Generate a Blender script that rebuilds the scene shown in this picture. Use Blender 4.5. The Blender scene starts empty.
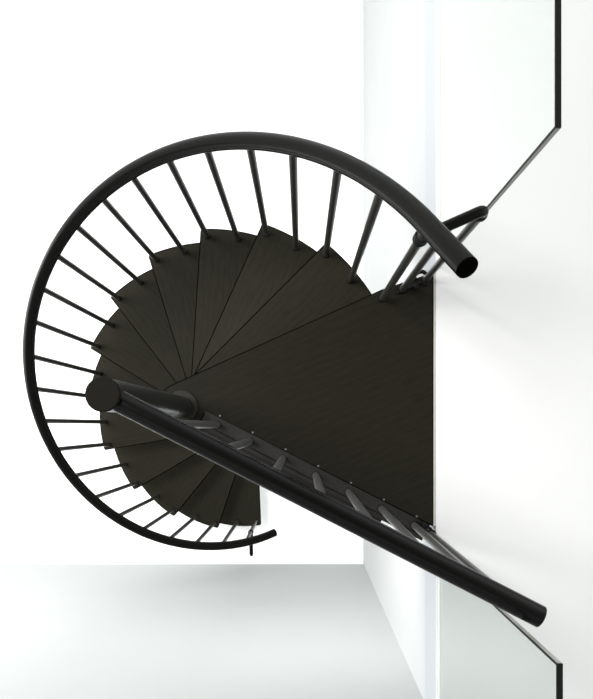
import bpy, bmesh, math, random
from mathutils import Vector, Matrix
R = math.radians
C = bpy.context.scene.collection
random.seed(4)

# ------------------------------------------------------------------ survey of the place (metres)
RISE = 0.2199                    # one step
ZL = 13 * RISE                   # top of the landing / upper floor
PX, PY = -0.4171, 0.0638         # axis of the pole
TH0, DTH = 0.525, 0.3606         # angle of the landing's nose corner, angle of one step
RC, RF = 0.804, 0.7726            # outer radius of the treads, radius of the balusters
HR = 0.897                       # handrail above the nose line
NOSE = math.asin(0.080 / RC)     # angle between a tread's nose line and its corner
EDGE = 0.466                    # edge of the upper floor
WALLX = 0.4675                    # face of the wall under it
WALLY = -1.0556                  # end wall of the stairwell
RAIL_Z = 0.905
U = Vector((0.932, -0.4768)).normalized()      # direction of the straight landing rail
N = Vector((-U.y, U.x))


def zl(z):
    return ZL + z


# ------------------------------------------------------------------ materials
def mat(name, col, rough=0.5, spec=0.5, metal=0.0):
    m = bpy.data.materials.new(name)
    m.use_nodes = True
    b = m.node_tree.nodes['Principled BSDF']
    b.inputs['Base Color'].default_value = (*col, 1)
    b.inputs['Roughness'].default_value = rough
    b.inputs['Specular IOR Level'].default_value = spec
    b.inputs['Metallic'].default_value = metal
    return m


def noisy(m, scale, amount, bump=0.0, stretch=(1, 1, 1)):
    """procedural variation of the base colour (and a fine bump) of a material"""
    nt = m.node_tree
    b = nt.nodes['Principled BSDF']
    col = tuple(b.inputs['Base Color'].default_value)[:3]
    tc = nt.nodes.new('ShaderNodeTexCoord')
    mp = nt.nodes.new('ShaderNodeMapping')
    mp.inputs['Scale'].default_value = stretch
    no = nt.nodes.new('ShaderNodeTexNoise')
    no.inputs['Scale'].default_value = scale
    no.inputs['Detail'].default_value = 6
    no.inputs['Roughness'].default_value = 0.6
    rp = nt.nodes.new('ShaderNodeValToRGB')
    rp.color_ramp.elements[0].position = 0.3
    rp.color_ramp.elements[1].position = 0.7
    rp.color_ramp.elements[0].color = (*[c * (1 - amount) for c in col], 1)
    rp.color_ramp.elements[1].color = (*[min(1, c * (1 + amount)) for c in col], 1)
    nt.links.new(tc.outputs['Object'], mp.inputs['Vector'])
    nt.links.new(mp.outputs['Vector'], no.inputs['Vector'])
    nt.links.new(no.outputs['Fac'], rp.inputs['Fac'])
    nt.links.new(rp.outputs['Color'], b.inputs['Base Color'])
    if bump:
        bp = nt.nodes.new('ShaderNodeBump')
        bp.inputs['Strength'].default_value = bump
        bp.inputs['Distance'].default_value = 0.002
        nt.links.new(no.outputs['Fac'], bp.inputs['Height'])
        nt.links.new(bp.outputs['Normal'], b.inputs['Normal'])
    return m


def wood_material(name, c1, c2, rot=0.0):
    """dark stained oak: long fibres, flowing cathedral grain"""
    m = bpy.data.materials.new(name)
    m.use_nodes = True
    nt = m.node_tree
    b = nt.nodes['Principled BSDF']
    b.inputs['Roughness'].default_value = 0.55
    b.inputs['Specular IOR Level'].default_value = 0.035
    tc = nt.nodes.new('ShaderNodeTexCoord')
    mp = nt.nodes.new('ShaderNodeMapping')
    mp.inputs['Rotation'].default_value = (0, 0, rot)
    mp2 = nt.nodes.new('ShaderNodeMapping')
    mp2.inputs['Scale'].default_value = (5, 55, 55)
    warp = nt.nodes.new('ShaderNodeMapping')
    warp.inputs['Scale'].default_value = (2.2, 13, 13)
    fib = nt.nodes.new('ShaderNodeTexNoise')
    fib.inputs['Scale'].default_value = 3
    fib.inputs['Detail'].default_value = 8
    fib.inputs['Roughness'].default_value = 0.7
    wav = nt.nodes.new('ShaderNodeTexWave')
    wav.bands_direction = 'Y'
    wav.inputs['Scale'].default_value = 0.9
    wav.inputs['Distortion'].default_value = 7
    wav.inputs['Detail'].default_value = 3
    wav.inputs['Detail Scale'].default_value = 1.2
    mx = nt.nodes.new('ShaderNodeMix')
    mx.data_type = 'FLOAT'
    mx.inputs['Factor'].default_value = 0.08
    rp = nt.nodes.new('ShaderNodeValToRGB')
    rp.color_ramp.elements[0].position = 0.25
    rp.color_ramp.elements[1].position = 0.75
    rp.color_ramp.elements[0].color = (*c1, 1)
    rp.color_ramp.elements[1].color = (*c2, 1)
    bp = nt.nodes.new('ShaderNodeBump')
    bp.inputs['Strength'].default_value = 0.12
    bp.inputs['Distance'].default_value = 0.002
    L = nt.links.new
    L(tc.outputs['Object'], mp.inputs['Vector'])
    L(mp.outputs['Vector'], mp2.inputs['Vector'])
    L(mp.outputs['Vector'], warp.inputs['Vector'])
    L(mp2.outputs['Vector'], fib.inputs['Vector'])
    L(warp.outputs['Vector'], wav.inputs['Vector'])
    L(fib.outputs['Fac'], mx.inputs[2])
    L(wav.outputs['Fac'], mx.inputs[3])
    L(mx.outputs[0], rp.inputs['Fac'])
    L(rp.outputs['Color'], b.inputs['Base Color'])
    L(fib.outputs['Fac'], bp.inputs['Height'])
    L(bp.outputs['Normal'], b.inputs['Normal'])
    return m


def glass_material(name):
    m = bpy.data.materials.new(name)
    m.use_nodes = True
    nt = m.node_tree
    nt.nodes.clear()
    out = nt.nodes.new('ShaderNodeOutputMaterial')
    tr = nt.nodes.new('ShaderNodeBsdfTransparent')
    tr.inputs['Color'].default_value = (0.910, 0.922, 0.915, 1)
    gl = nt.nodes.new('ShaderNodeBsdfGlossy')
    gl.inputs['Roughness'].default_value = 0.02
    gl.inputs['Color'].default_value = (0.95, 0.97, 0.96, 1)
    lw = nt.nodes.new('ShaderNodeLayerWeight')
    lw.inputs['Blend'].default_value = 0.5
    pw = nt.nodes.new('ShaderNodeMath')
    pw.operation = 'POWER'
    pw.inputs[1].default_value = 4.0
    nt.links.new(lw.outputs['Facing'], pw.inputs[0])
    fr = nt.nodes.new('ShaderNodeMath')
    fr.operation = 'MULTIPLY_ADD'
    fr.inputs[1].default_value = 0.5
    fr.inputs[2].default_value = 0.03
    nt.links.new(pw.outputs[0], fr.inputs[0])
    mx = nt.nodes.new('ShaderNodeMixShader')
    nt.links.new(fr.outputs[0], mx.inputs['Fac'])
    nt.links.new(tr.outputs['BSDF'], mx.inputs[1])
    nt.links.new(gl.outputs['BSDF'], mx.inputs[2])
    nt.links.new(mx.outputs['Shader'], out.inputs['Surface'])
    return m


M_TREAD = wood_material('dark_stained_oak', (0.0090, 0.0083, 0.0055), (0.0175, 0.0163, 0.0113))
M_LAND = wood_material('dark_stained_oak_shaded', (0.0068, 0.0062, 0.0041), (0.0128, 0.0117, 0.0079), -R(24))  # same oak, darkened in colour for the weaker light on the landing
M_METAL = noisy(mat('black_powder_coat', (0.0026, 0.0025, 0.0021), 0.22, 0.05), 220, 0.12, 0.03)
M_RAIL = noisy(mat('glossy_black_coat', (0.0016, 0.0016, 0.0014), 0.15, 0.10), 220, 0.12)
M_BAL_LIT = noisy(mat('dark_grey_powder_coat_lit', (0.045, 0.0445, 0.041), 0.36, 0.35), 220, 0.12, 0.03)  # baluster coat made paler: stronger light on the landing put into the colour
M_POLE = noisy(mat('black_powder_coat_pole', (0.010, 0.0102, 0.0095), 0.30, 0.36), 220, 0.12, 0.03)
M_BAL = noisy(mat('dark_grey_powder_coat', (0.022, 0.0216, 0.0190), 0.36, 0.28), 220, 0.12, 0.03)
M_LINE = noisy(mat('black_edge_lacquer', (0.0012, 0.0012, 0.0010), 0.7, 0.0), 150, 0.1)
M_BLACK = noisy(mat('black_plastic', (0.004, 0.004, 0.004), 0.45, 0.08), 150, 0.1)
M_CAP = noisy(mat('dark_brown_cap', (0.0040, 0.0036, 0.0024), 0.65, 0.04), 90, 0.1)
M_FLANGE = noisy(mat('dark_brown_flange', (0.0125, 0.0115, 0.0080), 0.55, 0.1), 90, 0.1)
M_PROFILE = noisy(mat('anthracite_profile', (0.0150, 0.0140, 0.0122), 0.5, 0.10), 90, 0.12)
M_SCREW = noisy(mat('steel_screw', (0.16, 0.15, 0.13), 0.35, 0.5, 0.8), 60, 0.1)
M_PLATE = noisy(mat('beige_grey_plate', (0.33, 0.315, 0.285), 0.5, 0.2), 40, 0.08)
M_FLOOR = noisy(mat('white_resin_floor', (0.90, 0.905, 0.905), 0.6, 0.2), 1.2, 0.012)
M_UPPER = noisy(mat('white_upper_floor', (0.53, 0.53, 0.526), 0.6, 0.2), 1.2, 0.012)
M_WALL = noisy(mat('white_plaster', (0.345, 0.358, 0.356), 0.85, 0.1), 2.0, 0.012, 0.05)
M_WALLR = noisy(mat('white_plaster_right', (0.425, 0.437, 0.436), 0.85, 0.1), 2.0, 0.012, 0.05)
M_SLAB = noisy(mat('white_blue_fascia', (0.375, 0.394, 0.414), 0.7, 0.2), 2.0, 0.01)
M_BASE = noisy(mat('white_gloss_paint', (0.80, 0.81, 0.81), 0.4, 0.3), 2.0, 0.01)
M_GLASS = glass_material('clear_glass')
M_ENDTRIM = noisy(mat('grey_ground_glass_edge', (0.16, 0.155, 0.14), 0.35, 0.5), 60, 0.1)


# ------------------------------------------------------------------ mesh helpers
def link(name, bm, m, parent=None, smooth=True, angle=35):
    bmesh.ops.recalc_face_normals(bm, faces=bm.faces)
    me = bpy.data.meshes.new(name)
    bm.to_mesh(me)
    bm.free()
    me.materials.append(m)
    if smooth:
        me.polygons.foreach_set('use_smooth', [True] * len(me.polygons))
        try:
            me.set_sharp_from_angle(angle=R(angle))
        except Exception:
            pass
    o = bpy.data.objects.new(name, me)
    C.objects.link(o)
    o.parent = parent
    return o


def empty(name, loc):
    o = bpy.data.objects.new(name, None)
    C.objects.link(o)
    o.location = loc
    o.empty_display_size = 0.2
    return o


def tag(o, label, cat, group=None):
    o['label'] = label
    o['category'] = cat
    if group:
        o['group'] = group
    return o


def add_tube(bm, pts, r, seg=20, cap=True, dome=0.0):
    """tube along a path with parallel transported frames; dome > 0 rounds both ends"""
    pts = [Vector(p) for p in pts]
    radii = [r] * len(pts)
    if dome > 0:
        d0 = (pts[0] - pts[1]).normalized()
        d1 = (pts[-1] - pts[-2]).normalized()
        pre, post = [], []
        for a in (75, 55, 30):
            pre.append((pts[0] + d0 * dome * math.sin(R(a)), r * math.cos(R(a))))
            post.append((pts[-1] + d1 * dome * math.sin(R(a)), r * math.cos(R(a))))
        pts = [p for p, _ in pre] + pts + [p for p, _ in reversed(post)]
        radii = [q for _, q in pre] + radii + [q for _, q in reversed(post)]
    n = len(pts)
    tang = []
    for i in range(n):
        t = pts[min(i + 1, n - 1)] - pts[max(i - 1, 0)]
        tang.append(t.normalized())
    up = Vector((0, 0, 1)) if abs(tang[0].z) < 0.9 else Vector((1, 0, 0))
    x = tang[0].cross(up).normalized()
    rings = []
    for i in range(n):
        x = (x - tang[i] * x.dot(tang[i])).normalized()
        y = tang[i].cross(x)
        rings.append([bm.verts.new(pts[i] + (x * math.cos(2 * math.pi * k / seg) + y * math.sin(2 * math.pi * k / seg)) * radii[i])
                      for k in range(seg)])
    for a, b in zip(rings, rings[1:]):
        for k in range(seg):
            bm.faces.new((a[k], a[(k + 1) % seg], b[(k + 1) % seg], b[k]))
    if cap:
        bm.faces.new(rings[0][::-1])
        bm.faces.new(rings[-1])


def tube(name, pts, r, m, parent, seg=20, dome=0.0):
    bm = bmesh.new()
    add_tube(bm, pts, r, seg, True, dome)
    return link(name, bm, m, parent)


def add_lathe(bm, prof, seg=32, off=(0, 0, 0)):
    """solid of revolution about z; prof = [(radius, z), ...] bottom to top"""
    off = Vector(off)
    rings = []
    for r, z in prof:
        rings.append([bm.verts.new(off + Vector((r * math.cos(2 * math.pi * k / seg), r * math.sin(2 * math.pi * k / seg), z)))
                      for k in range(seg)])
    for a, b in zip(rings, rings[1:]):
        for k in range(seg):
            bm.faces.new((a[k], a[(k + 1) % seg], b[(k + 1) % seg], b[k]))
    bm.faces.new(rings[0][::-1])
    bm.faces.new(rings[-1])


def lathe(name, prof, m, parent, loc=(0, 0, 0), seg=32):
    bm = bmesh.new()
    add_lathe(bm, prof, seg)
    o = link(name, bm, m, parent)
    o.location = loc
    return o


def add_prism(bm, outline, z0, z1, bevel=0.0):
    top = [bm.verts.new((x, y, z1)) for x, y in outline]
    bot = [bm.verts.new((x, y, z0)) for x, y in outline]
    n = len(outline)
    ft = bm.faces.new(top)
    fb = bm.faces.new(bot[::-1])
    for i in range(n):
        bm.faces.new((bot[i], bot[(i + 1) % n], top[(i + 1) % n], top[i]))
    if bevel:
        es = list(ft.edges) + list(fb.edges)
        bmesh.ops.bevel(bm, geom=es, offset=bevel, segments=2, profile=0.6, affect='EDGES')


def add_box(bm, x0, x1, y0, y1, z0, z1, bevel=0.0):
    mt = Matrix.Translation(((x0 + x1) / 2, (y0 + y1) / 2, (z0 + z1) / 2)) @ Matrix.Diagonal((x1 - x0, y1 - y0, z1 - z0, 1))
    r = bmesh.ops.create_cube(bm, size=1, matrix=mt)
    if bevel:
        es = list({e for v in r['verts'] for e in v.link_edges})
        bmesh.ops.bevel(bm, geom=es, offset=bevel, segments=2, profile=0.6, affect='EDGES')


def box(name, b, m, parent=None, bevel=0.0):
    bm = bmesh.new()
    add_box(bm, *b, bevel)
    return link(name, bm, m, parent)


def struct(name, b, m, bevel=0.0):
    o = box(name, b, m, None, bevel)
    o['kind'] = 'structure'
    return o


def fillet(poly, idx, r, seg=5):
    """round one corner of a polygon"""
    p = Vector(poly[idx])
    a = Vector(poly[idx - 1])
    b = Vector(poly[(idx + 1) % len(poly)])
    u, v = (a - p).normalized(), (b - p).normalized()
    half = u.angle(v) / 2
    t = r / math.tan(half)
    s, e = p + u * t, p + v * t
    out = []
    for i in range(seg + 1):
        f = i / seg
        out.append(tuple((1 - f) ** 2 * s + 2 * f * (1 - f) * p + f * f * e))
    return poly[:idx] + out + poly[idx + 1:]


def at(r, ang, z):
    return Vector((r * math.cos(ang), r * math.sin(ang), z))      # relative to the pole axis


# ------------------------------------------------------------------ the setting
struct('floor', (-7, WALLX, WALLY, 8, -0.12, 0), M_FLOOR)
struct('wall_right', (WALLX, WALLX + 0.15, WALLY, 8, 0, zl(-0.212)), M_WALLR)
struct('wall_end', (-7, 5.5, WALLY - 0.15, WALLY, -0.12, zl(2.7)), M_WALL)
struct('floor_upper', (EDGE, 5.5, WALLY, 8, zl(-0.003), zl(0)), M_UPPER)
struct('trim_underside', (EDGE + 0.15, 5.5, WALLY, 8, zl(-0.212), zl(-0.003)), M_WALL)
struct('trim_slab', (EDGE, EDGE + 0.15, WALLY, 8, zl(-0.212), zl(-0.003)), M_SLAB)
struct('baseboard_right', (WALLX - 0.024, WALLX, WALLY + 0.012, 8, 0, 0.07), M_BASE, 0.003)
struct('baseboard_end', (-7, WALLX, WALLY, WALLY + 0.012, 0, 0.07), M_BASE, 0.003)

# ------------------------------------------------------------------ glass balustrade on the edge of the upper floor
GX0, GX1, GH = 0.4668, 0.478, 1.1185


def glass_panel(name, y0, y1, end_y, label, GH=GH):
    g = tag(empty(name, ((GX0 + GX1) / 2, (y0 + y1) / 2, ZL)), label, 'glass panel', 'glass panels along the upper floor edge')
    cx, cy = g.location.x, g.location.y
    h = (GX1 - GX0) / 2
    def b(x0, x1, ya, yb, za, zb):
        return (x0 - cx, x1 - cx, ya - cy, yb - cy, za, zb)
    s = 1 if end_y == y0 else -1                     # the free end, next to the stairs
    e0, e1 = sorted((end_y, end_y + s * 0.004))
    p0, p1 = (end_y + 0.004, y1) if s > 0 else (y0, end_y - 0.004)
    box('base_channel', b(GX0 + 0.004, GX1, y0, y1, 0, 0.008), M_BASE, g, 0.001)
    box('pane', b(GX0, GX1, p0, p1, 0.008, GH - 0.004), M_GLASS, g)
    box('top_trim', b(GX0, GX1, y0, y1, GH - 0.004, GH), M_BLACK, g)['label'] = 'black top edge'
    box('end_trim', b(GX0 + 0.0025, GX1, e0, e1, 0.008, GH - 0.004), M_ENDTRIM, g)['label'] = 'grey end edge'
    box('end_seal', b(GX0, GX0 + 0.0025, e0, e1, 0.008, GH - 0.004), M_BLACK, g)['label'] = 'thin black line along the end edge'
    return g


glass_panel('glass_panel', 0.5475, 4.0, 0.5475, 'clear glass balustrade panel with black top edge beside the curved handrail end', 1.111)
glass_panel('glass_panel', WALLY, -0.4375, -0.4375, 'clear glass balustrade panel behind the straight handrail and next to the grey wall')

# ------------------------------------------------------------------ the spiral staircase
st = tag(empty('spiral_staircase', (PX, PY, 0)),
         'dark wood spiral staircase with black tubular handrails winding down around a central pole', 'staircase')

# central pole with cap, flange and the spacer tubes between the treads
pole = lathe('central_pole', [(0.036, 0.0), (0.036, zl(0.931))], M_POLE, st, seg=48)
cap = lathe('pole_cap', [(0.0363, 0), (0.037, 0.002), (0.037, 0.008), (0.0345, 0.0105)], M_CAP, pole, (0, 0, zl(0.931)), 48)
cap['label'] = 'flat brown-black cap'
lathe('pole_flange', [(0.056, 0), (0.056, 0.008), (0.053, 0.011), (0.037, 0.011)], M_FLANGE, pole, (0, 0, ZL), 48)
lathe('base_plate', [(0.11, 0), (0.11, 0.008), (0.107, 0.011), (0.037, 0.011)], M_METAL, pole, (0, 0, 0), 48)
TT = 0.040
for k in range(13):
    z1 = zl(-k * RISE - TT)
    z0 = zl(-(k + 1) * RISE) if k < 12 else 0.011
    lathe('spacer', [(0.052, z0), (0.052, z1)], M_METAL, pole)

# treads: one shape, twelve copies around the pole
BACK = -R(21.5) - NOSE + R(2)


def tread_outline(back):
    pts = []
    a0 = back
    for i in range(25):                                     # outer rim from back to nose corner
        a = a0 + (NOSE - a0) * i / 24
        pts.append((RC * math.cos(a), RC * math.sin(a)))
    n_corner = 24
    for i in range(25):                                     # round the pole
        a = R(90) + (2 * math.pi + back - R(90) - R(90)) * i / 24
        pts.append((0.080 * math.cos(a), 0.080 * math.sin(a)))
    pts = fillet(pts, n_corner, 0.006, 5)
    return pts


bm = bmesh.new()
add_prism(bm, tread_outline(BACK), -TT, 0, 0.003)
tread0 = link('stair_tread', bm, M_TREAD, st, angle=25)


def edge_band(outline, out, z1):
    """dark lacquered band round the board's edge"""
    n = len(outline)
    ring = []
    for i in range(n):
        p, a, b = Vector(outline[i]), Vector(outline[i - 1]), Vector(outline[(i + 1) % n])
        t = (b - a).normalized()
        ring.append(tuple(p + Vector((t.y, -t.x)) * out))
    bm = bmesh.new()
    add_prism(bm, ring, -TT + 0.002, z1)
    return bm


band0 = link('edge_band', edge_band(tread_outline(BACK), 0.0042, -0.0008), M_LINE, tread0, angle=25)
band0['label'] = 'black edge line around the tread'
for k in range(1, 13):
    t = tread0 if k == 1 else tread0.copy()
    if k > 1:
        C.objects.link(t)
        b = band0.copy()
        C.objects.link(b)
        b.parent = t
    t.parent = st
    t.location = (0, 0, zl(-k * RISE))
    t.rotation_euler = (0, 0, TH0 - NOSE + k * DTH)

# landing platform
def landing_outline():
    na = TH0 - NOSE
    pts = []
    c0 = (RC * math.cos(TH0), RC * math.sin(TH0))
    xr = 0.4545 - PX
    low = 0.028
    a_low = math.asin(low / 0.080)
    ang_u = math.atan2(U.y, U.x)
    for i in range(25):                                     # round the pole, from nose side to the lower edge
        a = na + R(90) + ((2 * math.pi + ang_u + a_low) - (na + R(90))) * i / 24
        pts.append((0.080 * math.cos(a), 0.080 * math.sin(a)))
    t = (xr - N.x * low) / U.x
    pts.append((xr, U.y * t + N.y * low))
    pts.append((xr, 0.529 - PY))
    pts.append(c0)
    return pts[::-1] if False else pts


bm = bmesh.new()
add_prism(bm, landing_outline(), -TT, 0, 0.0025)
landing = link('landing_platform', bm, M_LAND, st, angle=25)
landing.location = (0, 0, ZL)
link('edge_band', edge_band(landing_outline(), 0.0034, -0.0008), M_LINE, landing, angle=25)['label'] = 'black edge line around the landing'

# steel profile along the open side of the landing (two stepped ledges)
def along(u0, u1, n0, n1):
    return [tuple(U * u0 + N * n0), tuple(U * u1 + N * n0), tuple(U * u1 + N * n1), tuple(U * u0 + N * n1)]


UEND = (0.452 - PX) / U.x
bm = bmesh.new()
add_prism(bm, along(0.062, UEND - 0.02, -0.018, 0.0275), -0.05, -0.002, 0.001)
add_prism(bm, along(0.062, UEND - 0.02, -0.036, -0.018), -0.05, -0.006)
add_prism(bm, along(0.10, 0.80, -0.060, -0.036), -0.05, -0.012)
edge = link('edge_profile', bm, M_PROFILE, landing, angle=25)
edge['label'] = 'dark grey stepped metal edge profile'
for n0, zz, ue in ((-0.0205, -0.0055, UEND - 0.02), (-0.0385, -0.0115, 0.80)):
    bm = bmesh.new()
    add_prism(bm, along(0.10, ue, n0, n0 + 0.0022), zz - 0.002, zz)
    link('groove', bm, M_LINE, edge)['label'] = 'black groove line'
bm = bmesh.new()
add_box(bm, 0.4577 - PX, EDGE - 0.0002 - PX, -0.352 - PY, 0.527 - PY, -0.14, -0.002)
fx = link('fixing_plate', bm, M_PLATE, landing)
fx['label'] = 'thin pale strip between landing and upper floor'

# ------------------------------------------------------------------ curved handrail
PITCH = RISE / DTH


def rail_point(phi):
    r = RF
    if phi < R(27):
        r += 0.011 * ((R(27) - phi) / R(8.5)) ** 2 * 0.9
    return at(r, phi, zl(HR - PITCH * (phi - TH0)))


PHI0, PHI1 = R(18.4), R(288.6)
n = 150
RAIL_R = 0.0243
pts = [rail_point(PHI0 + (PHI1 - PHI0) * i / n) for i in range(n + 1)]
rail = tube('handrail', pts, RAIL_R, M_METAL, st, 28)
for p, q in ((pts[0], pts[1]), (pts[-1], pts[-2])):
    d = (p - q).normalized()
    c = tube('end_cap', [p + d * 0.0002, p + d * 0.003], RAIL_R * 0.985, M_LINE, rail, 28)
    c['label'] = 'black end cap'

# ------------------------------------------------------------------ balusters under the curved handrail
BR = 0.0117


def baluster(phi, z_foot, z_tail, out=0.0):
    p = rail_point(phi)
    p.x += out * math.cos(phi)
    p.y += out * math.sin(phi)
    q = Vector((p.x, p.y, 0))
    o = tube('baluster', [q + Vector((0, 0, z_tail)), q + Vector((0, 0, p.z - RAIL_R * 0.6))], BR, M_BAL, st, 16)
    bm = bmesh.new()
    add_lathe(bm, [(0.0128, 0), (0.0128, 0.005), (0.0118, 0.009)], 16, q + Vector((0, 0, z_foot)))
    c = link('foot_shade_collar', bm, M_BLACK, o)  # black ring put in for the dark foot shadow
    c['label'] = 'small black collar added for the shade at the foot'
    return o


A_NOSE, A_MID = -0.0328, -0.2091
P0 = R(28.2)
post = baluster(P0, zl(0), zl(-RISE), 0.0170)
for k in range(1, 13):
    z = zl(-k * RISE)
    baluster(TH0 + k * DTH + A_MID, z, z - TT - 0.01)
    low = z - RISE if k < 12 else z - TT - 0.012
    baluster(TH0 + k * DTH + A_NOSE, z, low)

# ------------------------------------------------------------------ straight handrail over the open side of the landing
def along3(u, z, noff=0.0):
    p = U * u + N * noff
    return Vector((p.x, p.y, zl(z)))


E_U = (0.509 - PX) / U.x
s_rail = tube('landing_handrail', [along3(0.030, RAIL_Z), along3(0.4, RAIL_Z), along3(E_U, RAIL_Z)], RAIL_R, M_RAIL, st, 32)
s_rail['label'] = 'straight black handrail from the pole to the upper floor'
c = tube('end_cap', [along3(E_U + 0.0002, RAIL_Z), along3(E_U + 0.003, RAIL_Z)], RAIL_R * 0.985, M_BLACK, s_rail, 32)
c['label'] = 'black end cap'
U0 = (-0.2935 - PX) / U.x
U6 = (0.3897 - PX) / U.x
stations = [U0 + (U6 - U0) * i / 6 for i in range(7)]
for i, u in enumerate(stations + [(0.4475 - PX) / U.x]):
    tail = -0.052 if i < 7 else -0.03
    o = tube('baluster', [along3(u, tail), along3(u, RAIL_Z - RAIL_R * 0.6)], BR, M_BAL_LIT, st, 16)
    q = along3(u, 0)
    bm = bmesh.new()
    add_lathe(bm, [(0.0130, -0.004), (0.0130, 0.003), (0.0118, 0.006)], 16, q)
    c = link('foot_shade_collar', bm, M_BLACK, o)  # foot shade of the landing balusters, made as a black ring
    c['label'] = 'small black collar added for the shade at the foot'
for u in stations:                                          # screw heads on the edge of the landing
    bm = bmesh.new()
    q = U * (u - 0.006) + N * 0.0315
    add_lathe(bm, [(0.0036, 0), (0.0036, 0.002), (0.0022, 0.0034)], 14, (q.x, q.y, 0))
    link('screw', bm, M_SCREW, landing)
# clamp at the foot of the last baluster
def clamp_shape(bm, cx, cy, z, r, ang, th=0.012, wire=0.0035):
    ring = []
    for i in range(13):
        a = ang + R(-150) + R(300) * i / 12
        ring.append((cx + r * math.cos(a), cy + r * math.sin(a), z))
    add_tube(bm, ring, wire, 10)


bm = bmesh.new()
q = along3((0.4475 - PX) / U.x, 0)
for du in (-0.05, -0.022):
    p = along3((0.4475 - PX) / U.x + du, 0, 0.018)
    add_lathe(bm, [(0.007, 0.0), (0.007, 0.008), (0.0045, 0.011)], 12, (p.x, p.y, zl(-0.001)))
p0 = along3((0.4475 - PX) / U.x - 0.065, 0, 0.016)
p1 = along3((0.4475 - PX) / U.x - 0.006, 0, 0.016)
add_tube(bm, [(p0.x, p0.y, zl(0.004)), (p1.x, p1.y, zl(0.004))], 0.005, 10)
clamp_shape(bm, q.x, q.y, zl(0.012), 0.0145, math.atan2(U.y, U.x))
link('foot_bracket', bm, M_BLACK, st)['label'] = 'black foot bracket at the end of the straight railing'

# ------------------------------------------------------------------ short guard between the curved rail and the glass
G1 = Vector((0.3479 - PX, 0.4683 - PY))
G2 = Vector((0.4278 - PX, 0.5030 - PY))
P1 = at(RF + 0.0170, P0, 0)
GZ = 0.775
for g, top in ((G1, GZ - 0.008), (G2, GZ - 0.02)):
    o = tube('guard_post', [(g.x, g.y, zl(0.0)), (g.x, g.y, zl(top))], BR * 0.95, M_BAL, st, 16)
    bm = bmesh.new()
    add_lathe(bm, [(0.0145, 0), (0.0145, 0.008), (0.0112, 0.013)], 16, (g.x, g.y, ZL))  # black ring stands in for the shade round the post's foot
    link('foot_shade_collar', bm, M_BLACK, o)['label'] = 'small black collar added for the shade at the foot'
d = (G2 - Vector((P1.x, P1.y))).normalized()
start = Vector((P1.x, P1.y)) + d * 0.016
path = [Vector((start.x, start.y, zl(GZ)))]
stop = G2 - d * 0.022
for i in range(9):
    path.append(Vector((start.x + (stop.x - start.x) * (i + 1) / 9, start.y + (stop.y - start.y) * (i + 1) / 9, zl(GZ))))
for i in range(1, 9):                                       # elbow down into the last post
    a = R(90) * i / 8
    c2 = stop + d * 0.022 * math.sin(a)
    path.append(Vector((c2.x, c2.y, zl(GZ - 0.022 * (1 - math.cos(a))))))
path.append(Vector((G2.x, G2.y, zl(GZ - 0.034))))
bar = tube('guard_bar', path, 0.0135, M_METAL, st, 20)
bar['label'] = 'short black bar bent down at its end'
bm = bmesh.new()
add_lathe(bm, [(0.0155, -0.048), (0.0165, -0.044), (0.0165, -0.036), (0.0155, -0.032)], 20, (G2.x, G2.y, zl(GZ)))
link('clamp_ring', bm, M_BLACK, bar)
bm = bmesh.new()
for dz in (-0.012, 0.010):
    add_lathe(bm, [(0.0145, dz - 0.0045), (0.0185, dz - 0.003), (0.0185, dz + 0.003), (0.0145, dz + 0.0045)], 20, (P1.x, P1.y, zl(GZ)))
link('clamp_ring', bm, M_BLACK, bar)
# foot bracket: flat bar with two bolts, and a hook over the landing's edge
bm = bmesh.new()
pd = Vector((-d.y, d.x))
a, b = G1 - d * 0.018 - pd * 0.004, G2 + d * 0.012 - pd * 0.004
add_tube(bm, [(a.x, a.y, zl(0.005)), (b.x, b.y, zl(0.005))], 0.005, 10, True, 0.005)
for f in (0.55, 0.95):
    p = G1 + (G2 - G1) * f - pd * 0.012
    add_lathe(bm, [(0.010, 0), (0.010, 0.011), (0.006, 0.015)], 12, (p.x, p.y, ZL))
hook = []
for i in range(11):
    ang = R(200) - R(200) * i / 10
    c0 = G2 + pd * 0.020 - d * 0.012
    hook.append((c0.x + 0.020 * math.cos(ang) * d.x + 0.013 * math.sin(ang) * pd.x,
                 c0.y + 0.020 * math.cos(ang) * d.y + 0.013 * math.sin(ang) * pd.y, zl(0.006)))
add_tube(bm, hook, 0.0075, 10, True, 0.004)
link('foot_bracket', bm, M_BLACK, st)['label'] = 'black foot bracket with bolts and a hook'

# ------------------------------------------------------------------ stub bar clamped to the lowest baluster
pb = rail_point(TH0 + 12 * DTH + A_NOSE)
zb = zl(-2.10)
sx, sy = pb.x + 0.002, pb.y
stub = tube('stub_bar', [(sx, sy - 0.016, zb), (sx, sy - 0.07, zb), (sx + 0.002, sy - 0.145, zb)], 0.0125, M_METAL, st, 16, 0.012)
stub['label'] = 'short black bar pointing outward under the lower handrail end'
bm = bmesh.new()
for dz in (-0.02, 0.0, 0.02):
    add_lathe(bm, [(0.013, dz - 0.006), (0.017, dz - 0.004), (0.017, dz + 0.004), (0.013, dz + 0.006)], 18, (pb.x, pb.y, zb))
link('clamp_ring', bm, M_BLACK, stub)

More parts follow.
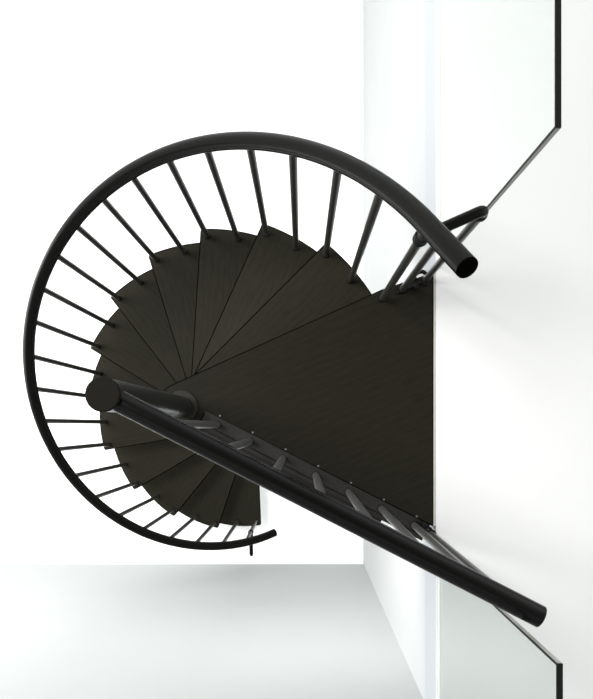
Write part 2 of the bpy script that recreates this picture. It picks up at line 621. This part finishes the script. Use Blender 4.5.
# ------------------------------------------------------------------ light
w = bpy.data.worlds.new('daylight')
bpy.context.scene.world = w
w.use_nodes = True
nt = w.node_tree
bg = nt.nodes['Background']
tc = nt.nodes.new('ShaderNodeTexCoord')
sp = nt.nodes.new('ShaderNodeSeparateXYZ')
rp = nt.nodes.new('ShaderNodeValToRGB')
e = rp.color_ramp.elements
e[0].position, e[0].color = 0.0, (2.6, 2.63, 2.64, 1)
e[1].position, e[1].color = 1.0, (0.25, 0.255, 0.255, 1)
x = e.new(0.35); x.color = (2.6, 2.63, 2.64, 1)
x = e.new(0.75); x.color = (1.1, 1.11, 1.11, 1)
nt.links.new(tc.outputs['Generated'], sp.inputs['Vector'])
nt.links.new(sp.outputs['Z'], rp.inputs['Fac'])
nt.links.new(rp.outputs['Color'], bg.inputs['Color'])
bg.inputs['Strength'].default_value = 1.0


def area(name, loc, target, sx, sy, power, col=(1, 1, 1)):
    l = bpy.data.lights.new(name, 'AREA')
    l.shape = 'RECTANGLE'
    l.size, l.size_y = sx, sy
    l.energy = power
    l.color = col
    o = bpy.data.objects.new(name, l)
    C.objects.link(o)
    o.location = loc
    o.rotation_euler = (Vector(target) - Vector(loc)).to_track_quat('-Z', 'Y').to_euler()
    return o


area('window_light', (-2.7, 0.0, 1.9), (-0.9, -0.8, 0.3), 2.4, 1.8, 75, (1.0, 0.99, 0.97))
area('skylight', (-2.2, 1.1, zl(4.2)), (-0.3, 0.1, zl(-0.5)), 1.8, 1.8, 330, (1.0, 0.995, 0.98))
area('added_floor_fill', (0.12, 0.08, zl(-0.30)), (0.10, -0.25, 0.0), 0.5, 0.4, 25, (1.0, 1.0, 1.0))  # unseen fill light added under the landing to whiten the lower floor

# ------------------------------------------------------------------ camera: looking straight down the stairwell
cd = bpy.data.cameras.new('camera')
cam = bpy.data.objects.new('camera', cd)
C.objects.link(cam)
cam.location = (0, 0, zl(2.365))
cam.rotation_euler = (0, 0, 0)
cd.sensor_width = 36
cd.lens = 681.0 / 699.0 * 36
cd.shift_x = -(301.82 - 296.5) / 699.0
cd.shift_y = (424.85 - 349.5) / 699.0
cd.clip_start = 0.02
bpy.context.scene.camera = cam
vs = bpy.context.scene.view_settings
vs.view_transform = 'Standard'
vs.look = 'None'
